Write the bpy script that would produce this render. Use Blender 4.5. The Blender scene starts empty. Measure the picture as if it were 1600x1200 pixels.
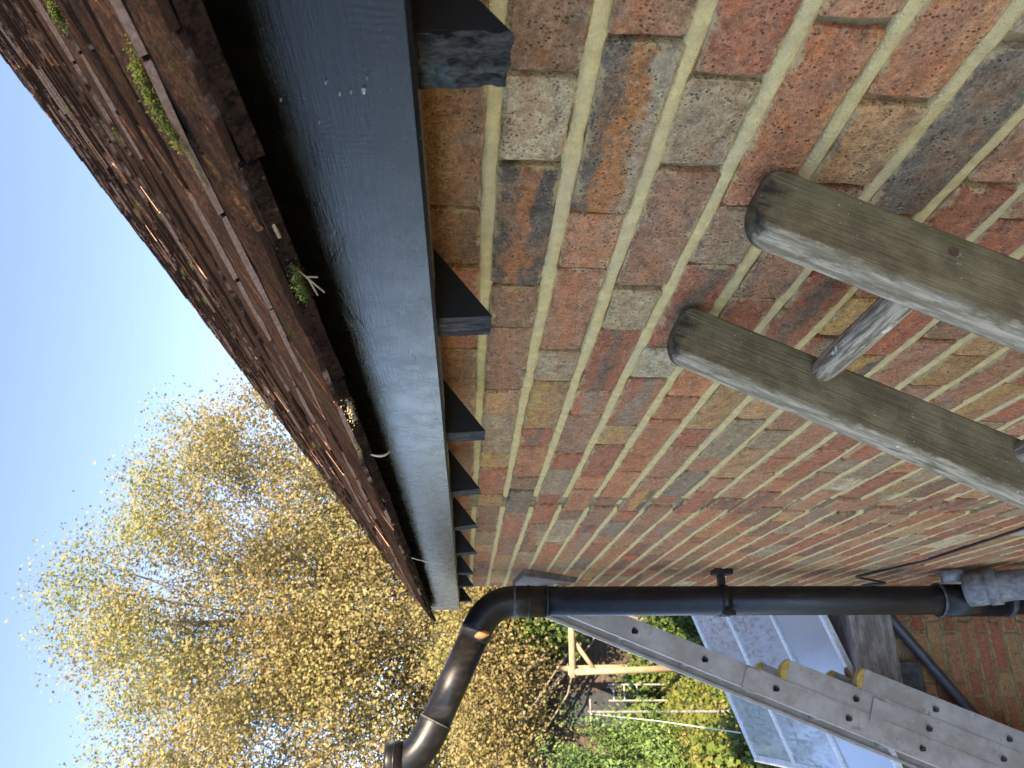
import bpy, bmesh, math, random
import numpy as np
from mathutils import Vector, Matrix, noise as mnoise

# ------------------------------------------------------------------ camera, sky, sun, exposure
scn = bpy.context.scene
col = scn.collection
R = math.radians
# photograph taken with the phone on its side: world up points to the left of the frame
RIGHT = Vector((0.926, -0.377, 0.018)); DOWN = Vector((-0.004, -0.056, -0.998)); FWD = Vector((0.377, 0.925, -0.053))
cam_d = bpy.data.cameras.new('camera'); cam = bpy.data.objects.new('camera', cam_d); col.objects.link(cam)
cm = Matrix((DOWN, RIGHT, -FWD)).transposed()
cam.matrix_world = cm.to_quaternion().normalized().to_matrix().to_4x4()
cam_d.sensor_width = 36; cam_d.lens = 36 * 1202 / 1600; cam_d.clip_start = 0.02; cam_d.clip_end = 3000
cam_d.dof.use_dof = True; cam_d.dof.focus_distance = 1.1; cam_d.dof.aperture_fstop = 15
scn.camera = cam

SUN_EL, SUN_ROT = R(34), R(167)        # behind the camera and just behind the wall plane: the eaves wall is in open shade
w = bpy.data.worlds.new('World'); scn.world = w; w.use_nodes = True
nt = w.node_tree; nt.nodes.clear()
sky = nt.nodes.new('ShaderNodeTexSky'); sky.sky_type = 'NISHITA'; sky.sun_disc = False
sky.sun_elevation = SUN_EL; sky.sun_rotation = SUN_ROT; sky.altitude = 6500; sky.air_density = 1.0; sky.dust_density = 0.4; sky.ozone_density = 3.0
bg = nt.nodes.new('ShaderNodeBackground'); bg.inputs[1].default_value = 0.15
wo = nt.nodes.new('ShaderNodeOutputWorld')
nt.links.new(sky.outputs[0], bg.inputs[0]); nt.links.new(bg.outputs[0], wo.inputs[0])
sd = bpy.data.lights.new('sun', 'SUN'); sd.energy = 3.1; sd.angle = R(0.53); sd.color = (1, .93, .82)
so = bpy.data.objects.new('sun', sd); col.objects.link(so)
S = Vector((math.sin(SUN_ROT) * math.cos(SUN_EL), math.cos(SUN_ROT) * math.cos(SUN_EL), math.sin(SUN_EL)))
so.rotation_euler = S.to_track_quat('Z', 'Y').to_euler(); so.location = (8, -8, 9)
vs = scn.view_settings
vs.view_transform = 'Standard'; vs.look = 'None'; vs.gamma = 1; vs.use_curve_mapping = False; vs.exposure = 2.4
# camera white balance: the phone balanced for the blue open shade under the eaves
vs.use_white_balance = True; vs.white_balance_temperature = 8600; vs.white_balance_tint = 16

rnd = random.Random(7)
nrs = np.random.RandomState(11)
GZ = -3.0                                # ground level; the camera is at the origin, up by the eaves
WX = 0.455                               # face of the eaves wall

# ------------------------------------------------------------------ helpers
def link(o, parent=None):
    col.objects.link(o)
    if parent: o.parent = parent
    return o
def tag(o, label=None, cat=None, group=None, kind=None):
    if label: o['label'] = label
    if cat: o['category'] = cat
    if group: o['group'] = group
    if kind: o['kind'] = kind
    return o
def empty(name, loc=(0, 0, 0)):
    o = bpy.data.objects.new(name, None); o.location = loc; o.empty_display_size = .1
    return link(o)
def child_fix(o):
    """keep the world placement of a part whose parent is an Empty away from the origin"""
    if o.parent:
        o.matrix_parent_inverse = Matrix.Translation(-wloc(o.parent))
    return o
def wloc(o):
    l = Vector(o.location)
    return l
def mesh(name, V, F, mats=None, smooth=False, midx=None):
    me = bpy.data.meshes.new(name); me.from_pydata([tuple(v) for v in V], [], F)
    for m in (mats or []): me.materials.append(m)
    if midx is not None: me.polygons.foreach_set('material_index', midx)
    if smooth: me.polygons.foreach_set('use_smooth', [True] * len(me.polygons))
    me.update(); return me
def obj(name, V, F, mats, parent=None, loc=(0, 0, 0), smooth=False, midx=None):
    if not isinstance(mats, (list, tuple)): mats = [mats]
    o = bpy.data.objects.new(name, mesh(name, V, F, mats, smooth, midx)); o.location = loc
    return link(o, parent)
class MB:
    def __init__(s): s.V = []; s.F = []
    def add(s, V, F):
        n = len(s.V); s.V += [tuple(v) for v in V]; s.F += [tuple(i + n for i in f) for f in F]; return s
    def box(s, a, b):
        (x0, y0, z0), (x1, y1, z1) = a, b
        return s.add([(x0,y0,z0),(x1,y0,z0),(x1,y1,z0),(x0,y1,z0),(x0,y0,z1),(x1,y0,z1),(x1,y1,z1),(x0,y1,z1)],
              [(0,3,2,1),(4,5,6,7),(0,1,5,4),(1,2,6,5),(2,3,7,6),(3,0,4,7)])
    def beam(s, p, q, wd, ht, up=(0, 0, 1)):
        p, q = Vector(p), Vector(q); d = (q - p).normalized(); sx = d.cross(Vector(up)).normalized(); sy = sx.cross(d)
        V = [e + sx * a * wd / 2 + sy * b * ht / 2 for e in (p, q) for a, b in ((-1,-1),(1,-1),(1,1),(-1,1))]
        return s.add(V, [(3,2,1,0),(4,5,6,7),(0,1,5,4),(1,2,6,5),(2,3,7,6),(3,0,4,7)])
    def tube(s, pts, rad, n=16, cap=True):
        pts = [Vector(p) for p in pts]
        if not isinstance(rad, (list, tuple)): rad = [rad] * len(pts)
        V, F = [], []; ref = None
        for i, p in enumerate(pts):
            d = (pts[min(i + 1, len(pts) - 1)] - pts[max(i - 1, 0)]).normalized()
            if ref is None: ref = Vector((0, 0, 1)) if abs(d.z) < .9 else Vector((0, 1, 0))
            a = d.cross(ref).normalized(); b = a.cross(d).normalized(); ref = b
            V += [p + (a * math.cos(2*math.pi*k/n) + b * math.sin(2*math.pi*k/n)) * rad[i] for k in range(n)]
        for i in range(len(pts) - 1):
            for k in range(n): F.append((i*n+k, i*n+(k+1)%n, (i+1)*n+(k+1)%n, (i+1)*n+k))
        if cap: F += [tuple(range(n))[::-1], tuple((len(pts)-1)*n + k for k in range(n))]
        return s.add(V, F)
    def obj(s, name, mats, parent=None, smooth=False): 
        o = obj(name, s.V, s.F, mats, parent, smooth=False)
        if smooth:
            for p in o.data.polygons: p.use_smooth = len(p.vertices) <= 4
        return o
def bevel(o, wd, seg=2):
    m = o.modifiers.new('bevel', 'BEVEL'); m.width = wd; m.segments = seg; m.limit_method = 'ANGLE'; m.angle_limit = R(40)
    return o

# ------------------------------------------------------------------ material toolkit
class NT:
    def __init__(s, name):
        s.m = bpy.data.materials.new(name); s.m.use_nodes = True; s.t = s.m.node_tree; s.t.nodes.clear()
        s.out = s.n('ShaderNodeOutputMaterial'); s.b = s.n('ShaderNodeBsdfPrincipled'); s.l(s.b.outputs[0], s.out.inputs[0])
    def n(s, k, **kw):
        x = s.t.nodes.new(k)
        for a, v in kw.items(): setattr(x, a, v)
        return x
    def l(s, a, b): s.t.links.new(a, b)
    def put(s, v, sock):
        if v is None: return
        if hasattr(v, 'is_linked') or hasattr(v, 'node'): s.l(v, sock)
        else:
            if isinstance(v, (tuple, list)) and len(v) == 3 and sock.type == 'RGBA': v = (*v, 1)
            sock.default_value = v
    def coord(s, which='Object'): return s.n('ShaderNodeTexCoord').outputs[which]
    def pos(s): return s.n('ShaderNodeNewGeometry').outputs['Position']
    def mapv(s, v, scale=(1, 1, 1), loc=(0, 0, 0), rot=(0, 0, 0)):
        x = s.n('ShaderNodeMapping'); s.l(v, x.inputs[0]); s.put(loc, x.inputs[1]); s.put(rot, x.inputs[2]); s.put(scale, x.inputs[3]); return x.outputs[0]
    def noise(s, v, scale, detail=3, rough=.55, dist=0, out=0):
        x = s.n('ShaderNodeTexNoise'); s.l(v, x.inputs['Vector']); s.put(scale, x.inputs['Scale']); s.put(detail, x.inputs['Detail'])
        s.put(rough, x.inputs['Roughness']); s.put(dist, x.inputs['Distortion']); return x.outputs[out]
    def voro(s, v, scale, feature='F1', out=0):
        x = s.n('ShaderNodeTexVoronoi', feature=feature); s.l(v, x.inputs['Vector']); s.put(scale, x.inputs['Scale']); return x.outputs[out]
    def math(s, op, a, b=None, c=None):
        x = s.n('ShaderNodeMath', operation=op); s.put(a, x.inputs[0]); s.put(b, x.inputs[1]); s.put(c, x.inputs[2]); return x.outputs[0]
    def vmath(s, op, a, b=None):
        x = s.n('ShaderNodeVectorMath', operation=op); s.put(a, x.inputs[0]); s.put(b, x.inputs[1]); return x.outputs[0]
    def step(s, v, a, b):
        x = s.n('ShaderNodeMapRange', interpolation_type='SMOOTHSTEP'); s.put(v, x.inputs[0]); s.put(a, x.inputs[1]); s.put(b, x.inputs[2]); return x.outputs[0]
    def lin(s, v, a, b, c, d):
        x = s.n('ShaderNodeMapRange'); s.put(v, x.inputs[0]); s.put(a, x.inputs[1]); s.put(b, x.inputs[2]); s.put(c, x.inputs[3]); s.put(d, x.inputs[4]); return x.outputs[0]
    def mix(s, f, a, b, mode='MIX'):
        x = s.n('ShaderNodeMix', data_type='RGBA', blend_type=mode); s.put(f, x.inputs[0]); s.put(a, x.inputs[6]); s.put(b, x.inputs[7]); return x.outputs[2]
    def attr(s, name, out='Color'): return s.n('ShaderNodeAttribute', attribute_name=name).outputs[out]
    def sep(s, v):
        x = s.n('ShaderNodeSeparateXYZ'); s.l(v, x.inputs[0]); return x.outputs
    def comb(s, a, b, c):
        x = s.n('ShaderNodeCombineXYZ'); s.put(a, x.inputs[0]); s.put(b, x.inputs[1]); s.put(c, x.inputs[2]); return x.outputs[0]
    def bump(s, h, strength=.5, dist=.002, prev=None):
        x = s.n('ShaderNodeBump'); s.put(strength, x.inputs['Strength']); s.put(dist, x.inputs['Distance']); s.l(h, x.inputs['Height'])
        if prev is not None: s.l(prev, x.inputs['Normal'])
        return x.outputs[0]
    def done(s, color, rough=.8, normal=None, metallic=0, spec=None):
        s.put(color, s.b.inputs['Base Color']); s.put(rough, s.b.inputs['Roughness']); s.put(metallic, s.b.inputs['Metallic'])
        if spec is not None: s.put(spec, s.b.inputs['Specular IOR Level'])
        if normal is not None: s.l(normal, s.b.inputs['Normal'])
        return s.m

def mat_brick():
    n = NT('old_brick')
    ca, cb, cc = n.attr('ca'), n.attr('cb'), n.attr('cc'); seed = n.attr('ca', 'Alpha'); hl = n.attr('cb', 'Alpha')
    uv = n.n('ShaderNodeUVMap', uv_map='buv').outputs[0]; u, v, _ = n.sep(uv)
    sp = n.comb(u, v, n.math('ADD', n.math('MULTIPLY', seed, 37.0), n.sep(n.pos())[0]))
    t = n.math('ADD', n.lin(v, -.033, .033, 0, 1), n.math('MULTIPLY', n.math('SUBTRACT', n.noise(n.mapv(sp, (1, 2.2, 1)), 16, 3, .6), .5), 1.1))
    c = n.mix(n.step(t, .25, .42), cc, cb); c = n.mix(n.step(t, .58, .76), c, ca)
    big = n.noise(sp, 38, 4, .6); fine = n.noise(sp, 330, 3, .7); mid = n.noise(sp, 120, 3, .65)
    body = n.noise(n.mapv(sp, (1, 1.4, 1)), 21, 4, .65); c = n.mix(n.math('MULTIPLY', n.step(body, .44, .66), .6), c, (.42, .175, .075))     # shared clay body
    burn = n.noise(n.mapv(sp, (.8, 1.6, 1)), 33, 5, .7); c = n.mix(n.math('MULTIPLY', n.step(burn, .52, .68), .55), c, (.14, .078, .046))      # burnt patches
    c = n.mix(n.lin(big, .3, .75, 0, .5), c, n.mix(.5, c, (.54, .42, .29)))            # weathered bloom
    gr2 = n.noise(sp, 800, 2, .6); c = n.mix(1, c, n.comb(*[n.lin(gr2, .3, .7, .62, 1.38)] * 3), 'MULTIPLY')
    c = n.mix(1, c, n.comb(*[n.lin(mid, .25, .75, .58, 1.42)] * 3), 'MULTIPLY')
    pit = n.step(n.math('ADD', n.voro(sp, 230), n.math('MULTIPLY', n.noise(sp, 420, 2), .35)), .52, .30); pitm = n.math('MULTIPLY', pit, n.step(n.noise(sp, 60, 3), .40, .62))
    c = n.mix(n.math('MULTIPLY', pitm, .8), c, (.045, .035, .03))
    c = n.mix(n.math('MULTIPLY', n.step(fine, .58, .70), .5), c, (.62, .51, .40))
    c = n.mix(n.math('MULTIPLY', n.step(fine, .42, .30), .55), c, (.07, .05, .042))
    soot = n.step(n.noise(sp, 24, 5, .7), .60, .74); c = n.mix(n.math('MULTIPLY', soot, .55), c, (.06, .05, .047))
    # mortar smeared over the arrises
    d = n.math('MINIMUM', n.math('ADD', .005, n.math('SUBTRACT', hl, n.math('ABSOLUTE', u))), n.math('SUBTRACT', .0325, n.math('ABSOLUTE', v)))
    sm = n.math('SUBTRACT', n.math('MULTIPLY', n.math('SUBTRACT', n.noise(sp, 30, 5, .7), .33), .036), d)
    c = n.mix(n.math('MULTIPLY', n.step(sm, -.001, .006), .8), c, (.60, .44, .22))
    crm = n.math('MULTIPLY', n.step(n.noise(n.mapv(sp, (1, 2.5, 1)), 75, 5, .75), .64, .70), n.step(n.noise(sp, 14, 2), .50, .6))
    c = n.mix(n.math('MULTIPLY', crm, .75), c, (.05, .038, .032))
    h = n.math('ADD', n.math('MULTIPLY', fine, .9), n.math('ADD', n.math('MULTIPLY', n.math('ADD', big, n.math('MULTIPLY', mid, .6)), 1.6), n.math('MULTIPLY', n.math('ADD', pitm, crm), -1.0)))
    return n.done(c, .9, n.bump(h, 1.0, .003), spec=.2)
def mat_mortar(name='sandy_mortar', base=(.90, .67, .31), dark=(.72, .52, .235)):
    n = NT(name); p = n.pos()
    a = n.noise(p, 55, 4, .65); g = n.noise(p, 700, 2, .6); g2 = n.noise(p, 240, 3, .7)
    c = n.mix(n.step(a, .35, .7), dark, base); c = n.mix(n.step(n.noise(p, 7, 3), .45, .7), c, n.mix(.5, c, (.66, .53, .33)))
    c = n.mix(n.math('MULTIPLY', n.step(g2, .62, .75), .5), c, (.17, .12, .07)); c = n.mix(n.math('MULTIPLY', n.step(g, .64, .72), .4), c, (.7, .6, .42))
    h = n.math('ADD', n.math('MULTIPLY', g, .6), n.math('ADD', g2, n.math('MULTIPLY', a, 1.2)))
    return n.done(c, .95, n.bump(h, 1.0, .003), spec=.1)
def mat_brick_far():
    n = NT('brickwork_far'); x, y, z = n.sep(n.pos()); b = n.n('ShaderNodeTexBrick')
    n.l(n.comb(n.math('ADD', x, y), z, 0), b.inputs['Vector']); b.inputs['Scale'].default_value = 1
    for k, v in (('Mortar Size', .006), ('Brick Width', .225), ('Row Height', .075)): b.inputs[k].default_value = v
    b.inputs['Color1'].default_value = (.33, .13, .08, 1); b.inputs['Color2'].default_value = (.26, .17, .13, 1); b.inputs['Mortar'].default_value = (.4, .32, .2, 1)
    return n.done(b.outputs[0], .9)
def mat_fascia():
    n = NT('black_gloss_paint'); p = n.coord()
    g = n.noise(n.mapv(p, (1, 4, 90)), 6, 4, .65); knot = n.noise(n.mapv(p, (1, 3.2, 9)), 2.2, 3, .55, 1.2)
    x = n.n('ShaderNodeTexWave', wave_type='BANDS', bands_direction='Y'); n.l(n.mapv(p, (1, 1, .8)), x.inputs[0])
    for k, v in (('Scale', 55), ('Distortion', 5), ('Detail', 3), ('Detail Scale', 1.5)): x.inputs[k].default_value = v
    patch = n.step(n.noise(n.mapv(p, (1, 3, 10)), 1.7, 3, .6), .52, .68)
    rip = n.math('MULTIPLY', x.outputs[1], patch)
    h = n.math('ADD', n.math('MULTIPLY', g, .9), n.math('ADD', n.math('MULTIPLY', rip, .45), n.math('MULTIPLY', n.step(knot, .62, .70), -.5)))
    dust = n.noise(p, 30, 4, .7)
    c = n.mix(n.lin(dust, .35, .75, 0, .5), (.006, .0065, .0072), (.018, .019, .0195))
    c = n.mix(n.math('MULTIPLY', n.step(n.noise(p, 420, 2), .73, .78), .5), c, (.5, .5, .48))
    return n.done(c, n.lin(dust, .3, .7, .2, .32), n.bump(h, .3, .0008), spec=.19)
def mat_black_wood():
    n = NT('black_painted_rafter'); p = n.pos(); a = n.noise(p, 60, 4)
    return n.done(n.mix(a, (.0025, .0025, .0028), (.007, .007, .007)), .8, n.bump(a, .5, .003))
def mat_end_grain():
    n = NT('weathered_end_grain'); p = n.pos()
    st = n.noise(n.mapv(p, (1, 3, .6)), 60, 5, .7); lump = n.voro(n.mapv(p, (1, 1, .7)), 110); bl = n.noise(p, 28, 3)
    c = n.mix(n.step(st, .38, .7), (.010, .009, .008), (.10, .09, .078))
    c = n.mix(n.math('MULTIPLY', n.step(bl, .62, .74), .5), c, (.10, .22, .22)); c = n.mix(n.math('MULTIPLY', n.step(n.noise(p, 40, 3), .66, .76), .5), c, (.12, .16, .04))
    return n.done(c, .85, n.bump(n.math('ADD', st, lump), 1, .006))
def mat_tile(top=True):
    n = NT('clay_tile_weathered' if top else 'clay_tile_edge'); p = n.pos(); ra = n.n('ShaderNodeObjectInfo').outputs['Random']
    a = n.noise(p, 22, 4, .65); b = n.noise(p, 160, 4, .7); g = n.noise(p, 7, 3)
    va = n.attr('tv', 'Fac')
    if top:
        c = n.mix(n.step(a, .35, .68), (.021, .014, .011), (.058, .029, .019)); c = n.mix(n.math('MULTIPLY', n.step(b, .46, .62), .9), c, (.010, .008, .007)); c = n.mix(n.math('MULTIPLY', n.step(n.noise(p, 420, 3, .7), .56, .68), .45), c, (.11, .066, .045))
        c = n.mix(n.math('MULTIPLY', n.step(n.noise(p, 75, 3, .7), .66, .76), .6), c, (.19, .18, .10))
        c = n.mix(n.math('MULTIPLY', n.step(g, .56, .72), .4), c, (.035, .045, .016))
        c = n.mix(1, c, n.comb(*[n.lin(va, 0, 1, 1.2, .8)] * 3), 'MULTIPLY')
    else:
        c = n.mix(n.step(b, .3, .7), (.42, .22, .15), (.58, .36, .27))
        c = n.mix(n.step(n.math('ADD', n.math('MULTIPLY', a, .7), n.math('MULTIPLY', va, .55)), .62, .80), c, (.055, .028, .02))
    return n.done(c, .92, n.bump(n.math('ADD', b, a), .9, .003), spec=0.0)
def mat_simple(name, c1, c2, scale=30, rough=.8, bump=.3, bd=.003, metallic=0, spec=None, stretch=(1, 1, 1), world=True, speck=None):
    n = NT(name); p = n.pos() if world else n.coord(); p = n.mapv(p, stretch); a = n.noise(p, scale, 4, .65); f = n.noise(p, scale * 7, 3, .6)
    c = n.mix(n.step(a, .32, .7), c1, c2); c = n.mix(1, c, n.comb(*[n.lin(f, .3, .7, .82, 1.18)] * 3), 'MULTIPLY')
    if speck: c = n.mix(n.step(n.noise(p, scale * 9, 2), .70, .76), c, speck)
    return n.done(c, rough, n.bump(n.math('ADD', a, n.math('MULTIPLY', f, .5)), bump, bd), metallic, spec)
def mat_rail():
    n = NT('old_painted_ladder_wood'); p = n.coord(); x, y, z = n.sep(p)
    gr = n.noise(n.mapv(p, (9, 9, .6)), 22, 4, .65); bl = n.noise(p, 26, 4, .6); fn = n.noise(p, 240, 3, .65)
    c = n.mix(n.step(bl, .35, .68), (.175, .132, .070), (.30, .232, .128)); c = n.mix(n.math('MULTIPLY', n.step(n.noise(p, 9, 3), .5, .7), .5), c, (.13, .125, .055))
    c = n.mix(n.math('MULTIPLY', n.step(gr, .56, .75), .45), c, (.06, .047, .03))
    c = n.mix(n.math('MULTIPLY', n.step(n.voro(p, 120), .13, .07), n.step(n.noise(p, 17, 2), .44, .56)), c, (.62, .58, .50)); c = n.mix(n.step(n.noise(n.mapv(p, (1, 1, .4)), 110, 3), .70, .75), c, (.48, .45, .39))
    # outer edge rubbed back to grey wood and old white paint
    e = n.math('ADD', x, n.math('MULTIPLY', n.math('SUBTRACT', n.noise(n.mapv(p, (1, 1, .35)), 60, 4, .75), .5), .030))
    pale = n.mix(n.step(n.noise(n.mapv(p, (2, 2, .3)), 70, 4, .7), .38, .66), (.27, .20, .12), (.60, .465, .31))
    pale = n.mix(n.step(n.noise(n.mapv(p, (1, 1, .5)), 42, 5, .7), .62, .67), pale, (.90, .80, .64)); pale = n.mix(n.math('MULTIPLY', n.step(gr, .55, .7), .5), pale, (.15, .115, .075))
    c = n.mix(n.step(e, .0295, .0345), c, pale)
    top = n.math('ADD', z, n.math('MULTIPLY', n.math('SUBTRACT', n.noise(p, 55, 4, .7), .5), .05))
    c = n.mix(n.math('MULTIPLY', n.step(top, -.035, -.008), n.lin(n.noise(p, 70, 3), .35, .65, .2, .95)), c, (.035, .03, .024))
    h = n.math('ADD', n.math('MULTIPLY', gr, 1.3), n.math('MULTIPLY', fn, .5))
    return n.done(c, .62, n.bump(h, .8, .0026), spec=.15)
def mat_rung():
    n = NT('grey_rung_wood'); p = n.coord(); g = n.noise(n.mapv(p, (10, .6, 10)), 24, 4, .7); b = n.noise(p, 45, 3)
    c = n.mix(n.step(g, .40, .62), (.20, .14, .085), (.60, .47, .32)); c = n.mix(n.step(b, .64, .70), c, (.8, .72, .6)); c = n.mix(n.step(n.noise(n.mapv(p, (12, .5, 12)), 14, 2), .68, .72), c, (.06, .05, .04))
    return n.done(c, .75, n.bump(g, .7, .002), spec=.12)
def mat_alu():
    n = NT('dull_aluminium'); p = n.coord(); s = n.noise(n.mapv(p, (6, 6, .5)), 30, 4, .65); b = n.noise(p, 11, 4, .65)
    c = n.mix(n.step(b, .35, .7), (.36, .315, .265), (.49, .45, .40)); c = n.mix(n.math('MULTIPLY', n.step(n.noise(p, 28, 4, .7), .6, .72), .65), c, (.20, .135, .08))
    c = n.mix(n.math('MULTIPLY', n.step(n.noise(p, 60, 3), .70, .76), .7), c, (.65, .63, .58))
    return n.done(c, n.lin(s, .3, .7, .42, .62), n.bump(s, .2, .001), .2)
def mat_leaf(name, cols, trans=.35):
    n = NT(name); v = n.attr('lv', 'Fac'); r = n.n('ShaderNodeValToRGB'); n.l(v, r.inputs[0])
    els = r.color_ramp.elements
    while len(els) < len(cols): els.new(.5)
    for i, c in enumerate(cols): els[i].position = i / (len(cols) - 1); els[i].color = (*c, 1)
    n.put(r.outputs[0], n.b.inputs['Base Color']); n.b.inputs['Roughness'].default_value = .55; n.b.inputs['Specular IOR Level'].default_value = .3
    tr = n.n('ShaderNodeBsdfTranslucent'); n.l(r.outputs[0], tr.inputs[0]); mx = n.n('ShaderNodeMixShader'); mx.inputs[0].default_value = trans
    n.l(n.b.outputs[0], mx.inputs[1]); n.l(tr.outputs[0], mx.inputs[2]); n.l(mx.outputs[0], n.out.inputs[0]); return n.m
def mat_poly():
    n = NT('glasshouse_pane'); p = n.pos(); x, y, z = n.sep(p)
    st = n.noise(n.mapv(p, (9, 2.2, 1)), 5, 5, .7); up = n.step(n.math('ADD', y, n.math('MULTIPLY', n.noise(p, 3, 3), .8)), 4.35, 5.0)
    dirt = n.math('MULTIPLY', n.step(st, .47, .62), up)
    c = n.mix(n.math('MULTIPLY', dirt, .7), (.44, .48, .53), (.14, .13, .11)); c = n.mix(n.math('MULTIPLY', n.step(n.noise(p, 6, 4), .5, .75), .4), c, (.42, .46, .50))
    n.b.inputs['Transmission Weight'].default_value = .18; n.b.inputs['IOR'].default_value = 1.5
    return n.done(c, n.lin(dirt, 0, 1, .08, .35), None, 0, .9)
def mat_ground():
    n = NT('garden_grass'); p = n.pos(); a = n.noise(p, .9, 4, .6); b = n.noise(p, 9, 4, .7)
    c = n.mix(n.step(a, .4, .62), (.045, .065, .014), (.075, .065, .025)); c = n.mix(n.step(b, .45, .7), c, (.09, .085, .025)); c = n.mix(n.step(n.noise(p, 22, 3), .6, .72), c, (.26, .15, .05))
    return n.done(c, .95, n.bump(b, 1, .05))

def mat_pipe():
    n = NT('black_pvc'); p = n.pos(); a = n.noise(n.mapv(p, (1, 1, .35)), 22, 5, .7); f = n.noise(p, 170, 4, .7); b = n.noise(n.mapv(p, (1, 1, .2)), 9, 4, .6)
    dust = n.math('MULTIPLY', n.step(a, .48, .72), n.lin(b, .3, .7, .1, .75)); c = n.mix(dust, (.008, .008, .0085), (.060, .048, .038)); c = n.mix(n.math('MULTIPLY', n.step(f, .68, .76), .6), c, (.16, .145, .125))
    return n.done(c, n.lin(a, .3, .7, .26, .55), n.bump(f, .08, .001), spec=.45)
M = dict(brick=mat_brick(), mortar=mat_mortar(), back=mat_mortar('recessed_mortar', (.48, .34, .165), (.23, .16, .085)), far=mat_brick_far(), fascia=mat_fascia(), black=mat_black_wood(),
         endg=mat_end_grain(), tile=mat_tile(True), tedge=mat_tile(False), rail=mat_rail(), rung=mat_rung(), alu=mat_alu(), poly=mat_poly(), ground=mat_ground(),
         pipe=mat_pipe(),
         ring=mat_simple('dusty_pvc_rim', (.045, .042, .038), (.12, .115, .105), 60, .6),
         greypipe=mat_simple('old_grey_pipe', (.13, .125, .12), (.30, .29, .275), 26, .65, .4, speck=(.5, .49, .46)),
         waste=mat_simple('grey_waste_pipe', (.045, .05, .056), (.085, .09, .098), 12, .4, .1),
         beam=mat_simple('weathered_oak', (.20, .17, .14), (.44, .39, .335), 26, .9, .8, .006, stretch=(.35, 1, 1.6)),
         white=mat_simple('white_bar', (.66, .66, .62), (.82, .82, .79), 10, .45, .1),
         yellow=mat_simple('yellow_rubber', (.42, .27, .05), (.60, .41, .10), 40, .7, .3),
         pine=mat_simple('peeled_log', (.30, .21, .115), (.40, .30, .18), 12, .7, .3, stretch=(1, 1, .4)), brown=mat_simple('brown_boards', (.045, .032, .022), (.09, .062, .042), 8, .85, .4),
         dark=mat_simple('dark_felt', (.022, .027, .028), (.04, .045, .046), 8, .9), soil=mat_simple('slate', (.05, .052, .055), (.12, .12, .115), 26, .85, .6),
         bark=mat_simple('bark', (.13, .11, .085), (.26, .23, .18), 9, .9, .7, .02), moss=mat_simple('moss', (.045, .07, .01), (.13, .16, .022), 90, 1, .9, .006),
         straw=mat_simple('dry_twig', (.30, .21, .11), (.5, .38, .22), 60, .8), rust=mat_simple('rusty_metal', (.06, .03, .022), (.16, .075, .045), 90, .7),
         chip=mat_simple('paint_chip', (.45, .43, .40), (.75, .73, .69), 200, .8), deadleaf=mat_simple('dead_leaf', (.30, .11, .04), (.46, .2, .08), 60, .7),
         feather=mat_simple('feather', (.6, .55, .45), (.8, .77, .7), 90, .8), cable=mat_simple('cable', (.012, .011, .011), (.02, .02, .02), 30, .5),
         lead=mat_simple('old_board', (.13, .11, .09), (.24, .2, .165), 30, .8, .5))

# ------------------------------------------------------------------ ground
N = 60
gv = [(-400 + 800 * i / N, -400 + 800 * j / N, GZ) for j in range(N + 1) for i in range(N + 1)]
tag(obj('ground', gv, [(j*(N+1)+i, j*(N+1)+i+1, (j+1)*(N+1)+i+1, (j+1)*(N+1)+i) for j in range(N) for i in range(N)], M['ground']), kind='structure')

pv = []
for j in range(24):
    for i in range(6): pv.append((-2.35 + i * .46, -7 + j * .455))
bounce_path = tag(MB().box((-2.4, -7.05, GZ - .02), (WX - .01, 3.95, GZ + .006)).obj('bounce_path', mat_simple('bounce_path_bedding', (.09, .075, .055), (.15, .125, .09), 20, .95)), kind='structure')  # paved strip added out of view to bounce sunlight onto the eaves wall
slab_m = mat_simple('bounce_paving', (.13, .11, .085), (.20, .17, .13), 6, .9, .3)
sm0 = mesh('bounce_slab', *(lambda m: (m.V, m.F))(MB().box((0, 0, 0), (.448, .443, .03))), [slab_m])
for x, y in pv:
    o = bpy.data.objects.new('bounce_slab', sm0); o.location = (x, y, GZ + .001 + rnd.uniform(0, .003)); link(o, bounce_path)

# ------------------------------------------------------------------ the house
YN, YF = -1.3, 3.50                      # stretch of eaves wall that is bricked out; the wall runs on behind the camera as plain brickwork
house = empty('brick_house')
tag(house, 'old brick house with black fascia board and mossy clay tile roof', 'house')
back = MB().box((WX + .009, YN, GZ), (WX + .11, YF - .004, .10)).obj('eaves_wall', M['back'], house)
MB().box((WX + .12, -7, GZ), (6.0, YF - .004, .09)).obj('gable_wall', M['far'], house)
MB().add([(WX + .12, 3.2, .1), (6.0, 3.2, .1), (3.25, 3.2, 2.2), (WX + .12, -7, .1), (6.0, -7, .1), (3.25, -7, 2.2)],
         [(0, 1, 2), (3, 5, 4), (0, 3, 4, 1), (1, 4, 5, 2), (2, 5, 3, 0)]).obj('gable_top', M['far'], house)
MB().box((WX, -7, GZ), (WX + .115, YN, .16)).obj('eaves_wall_return', M['far'], house)

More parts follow.
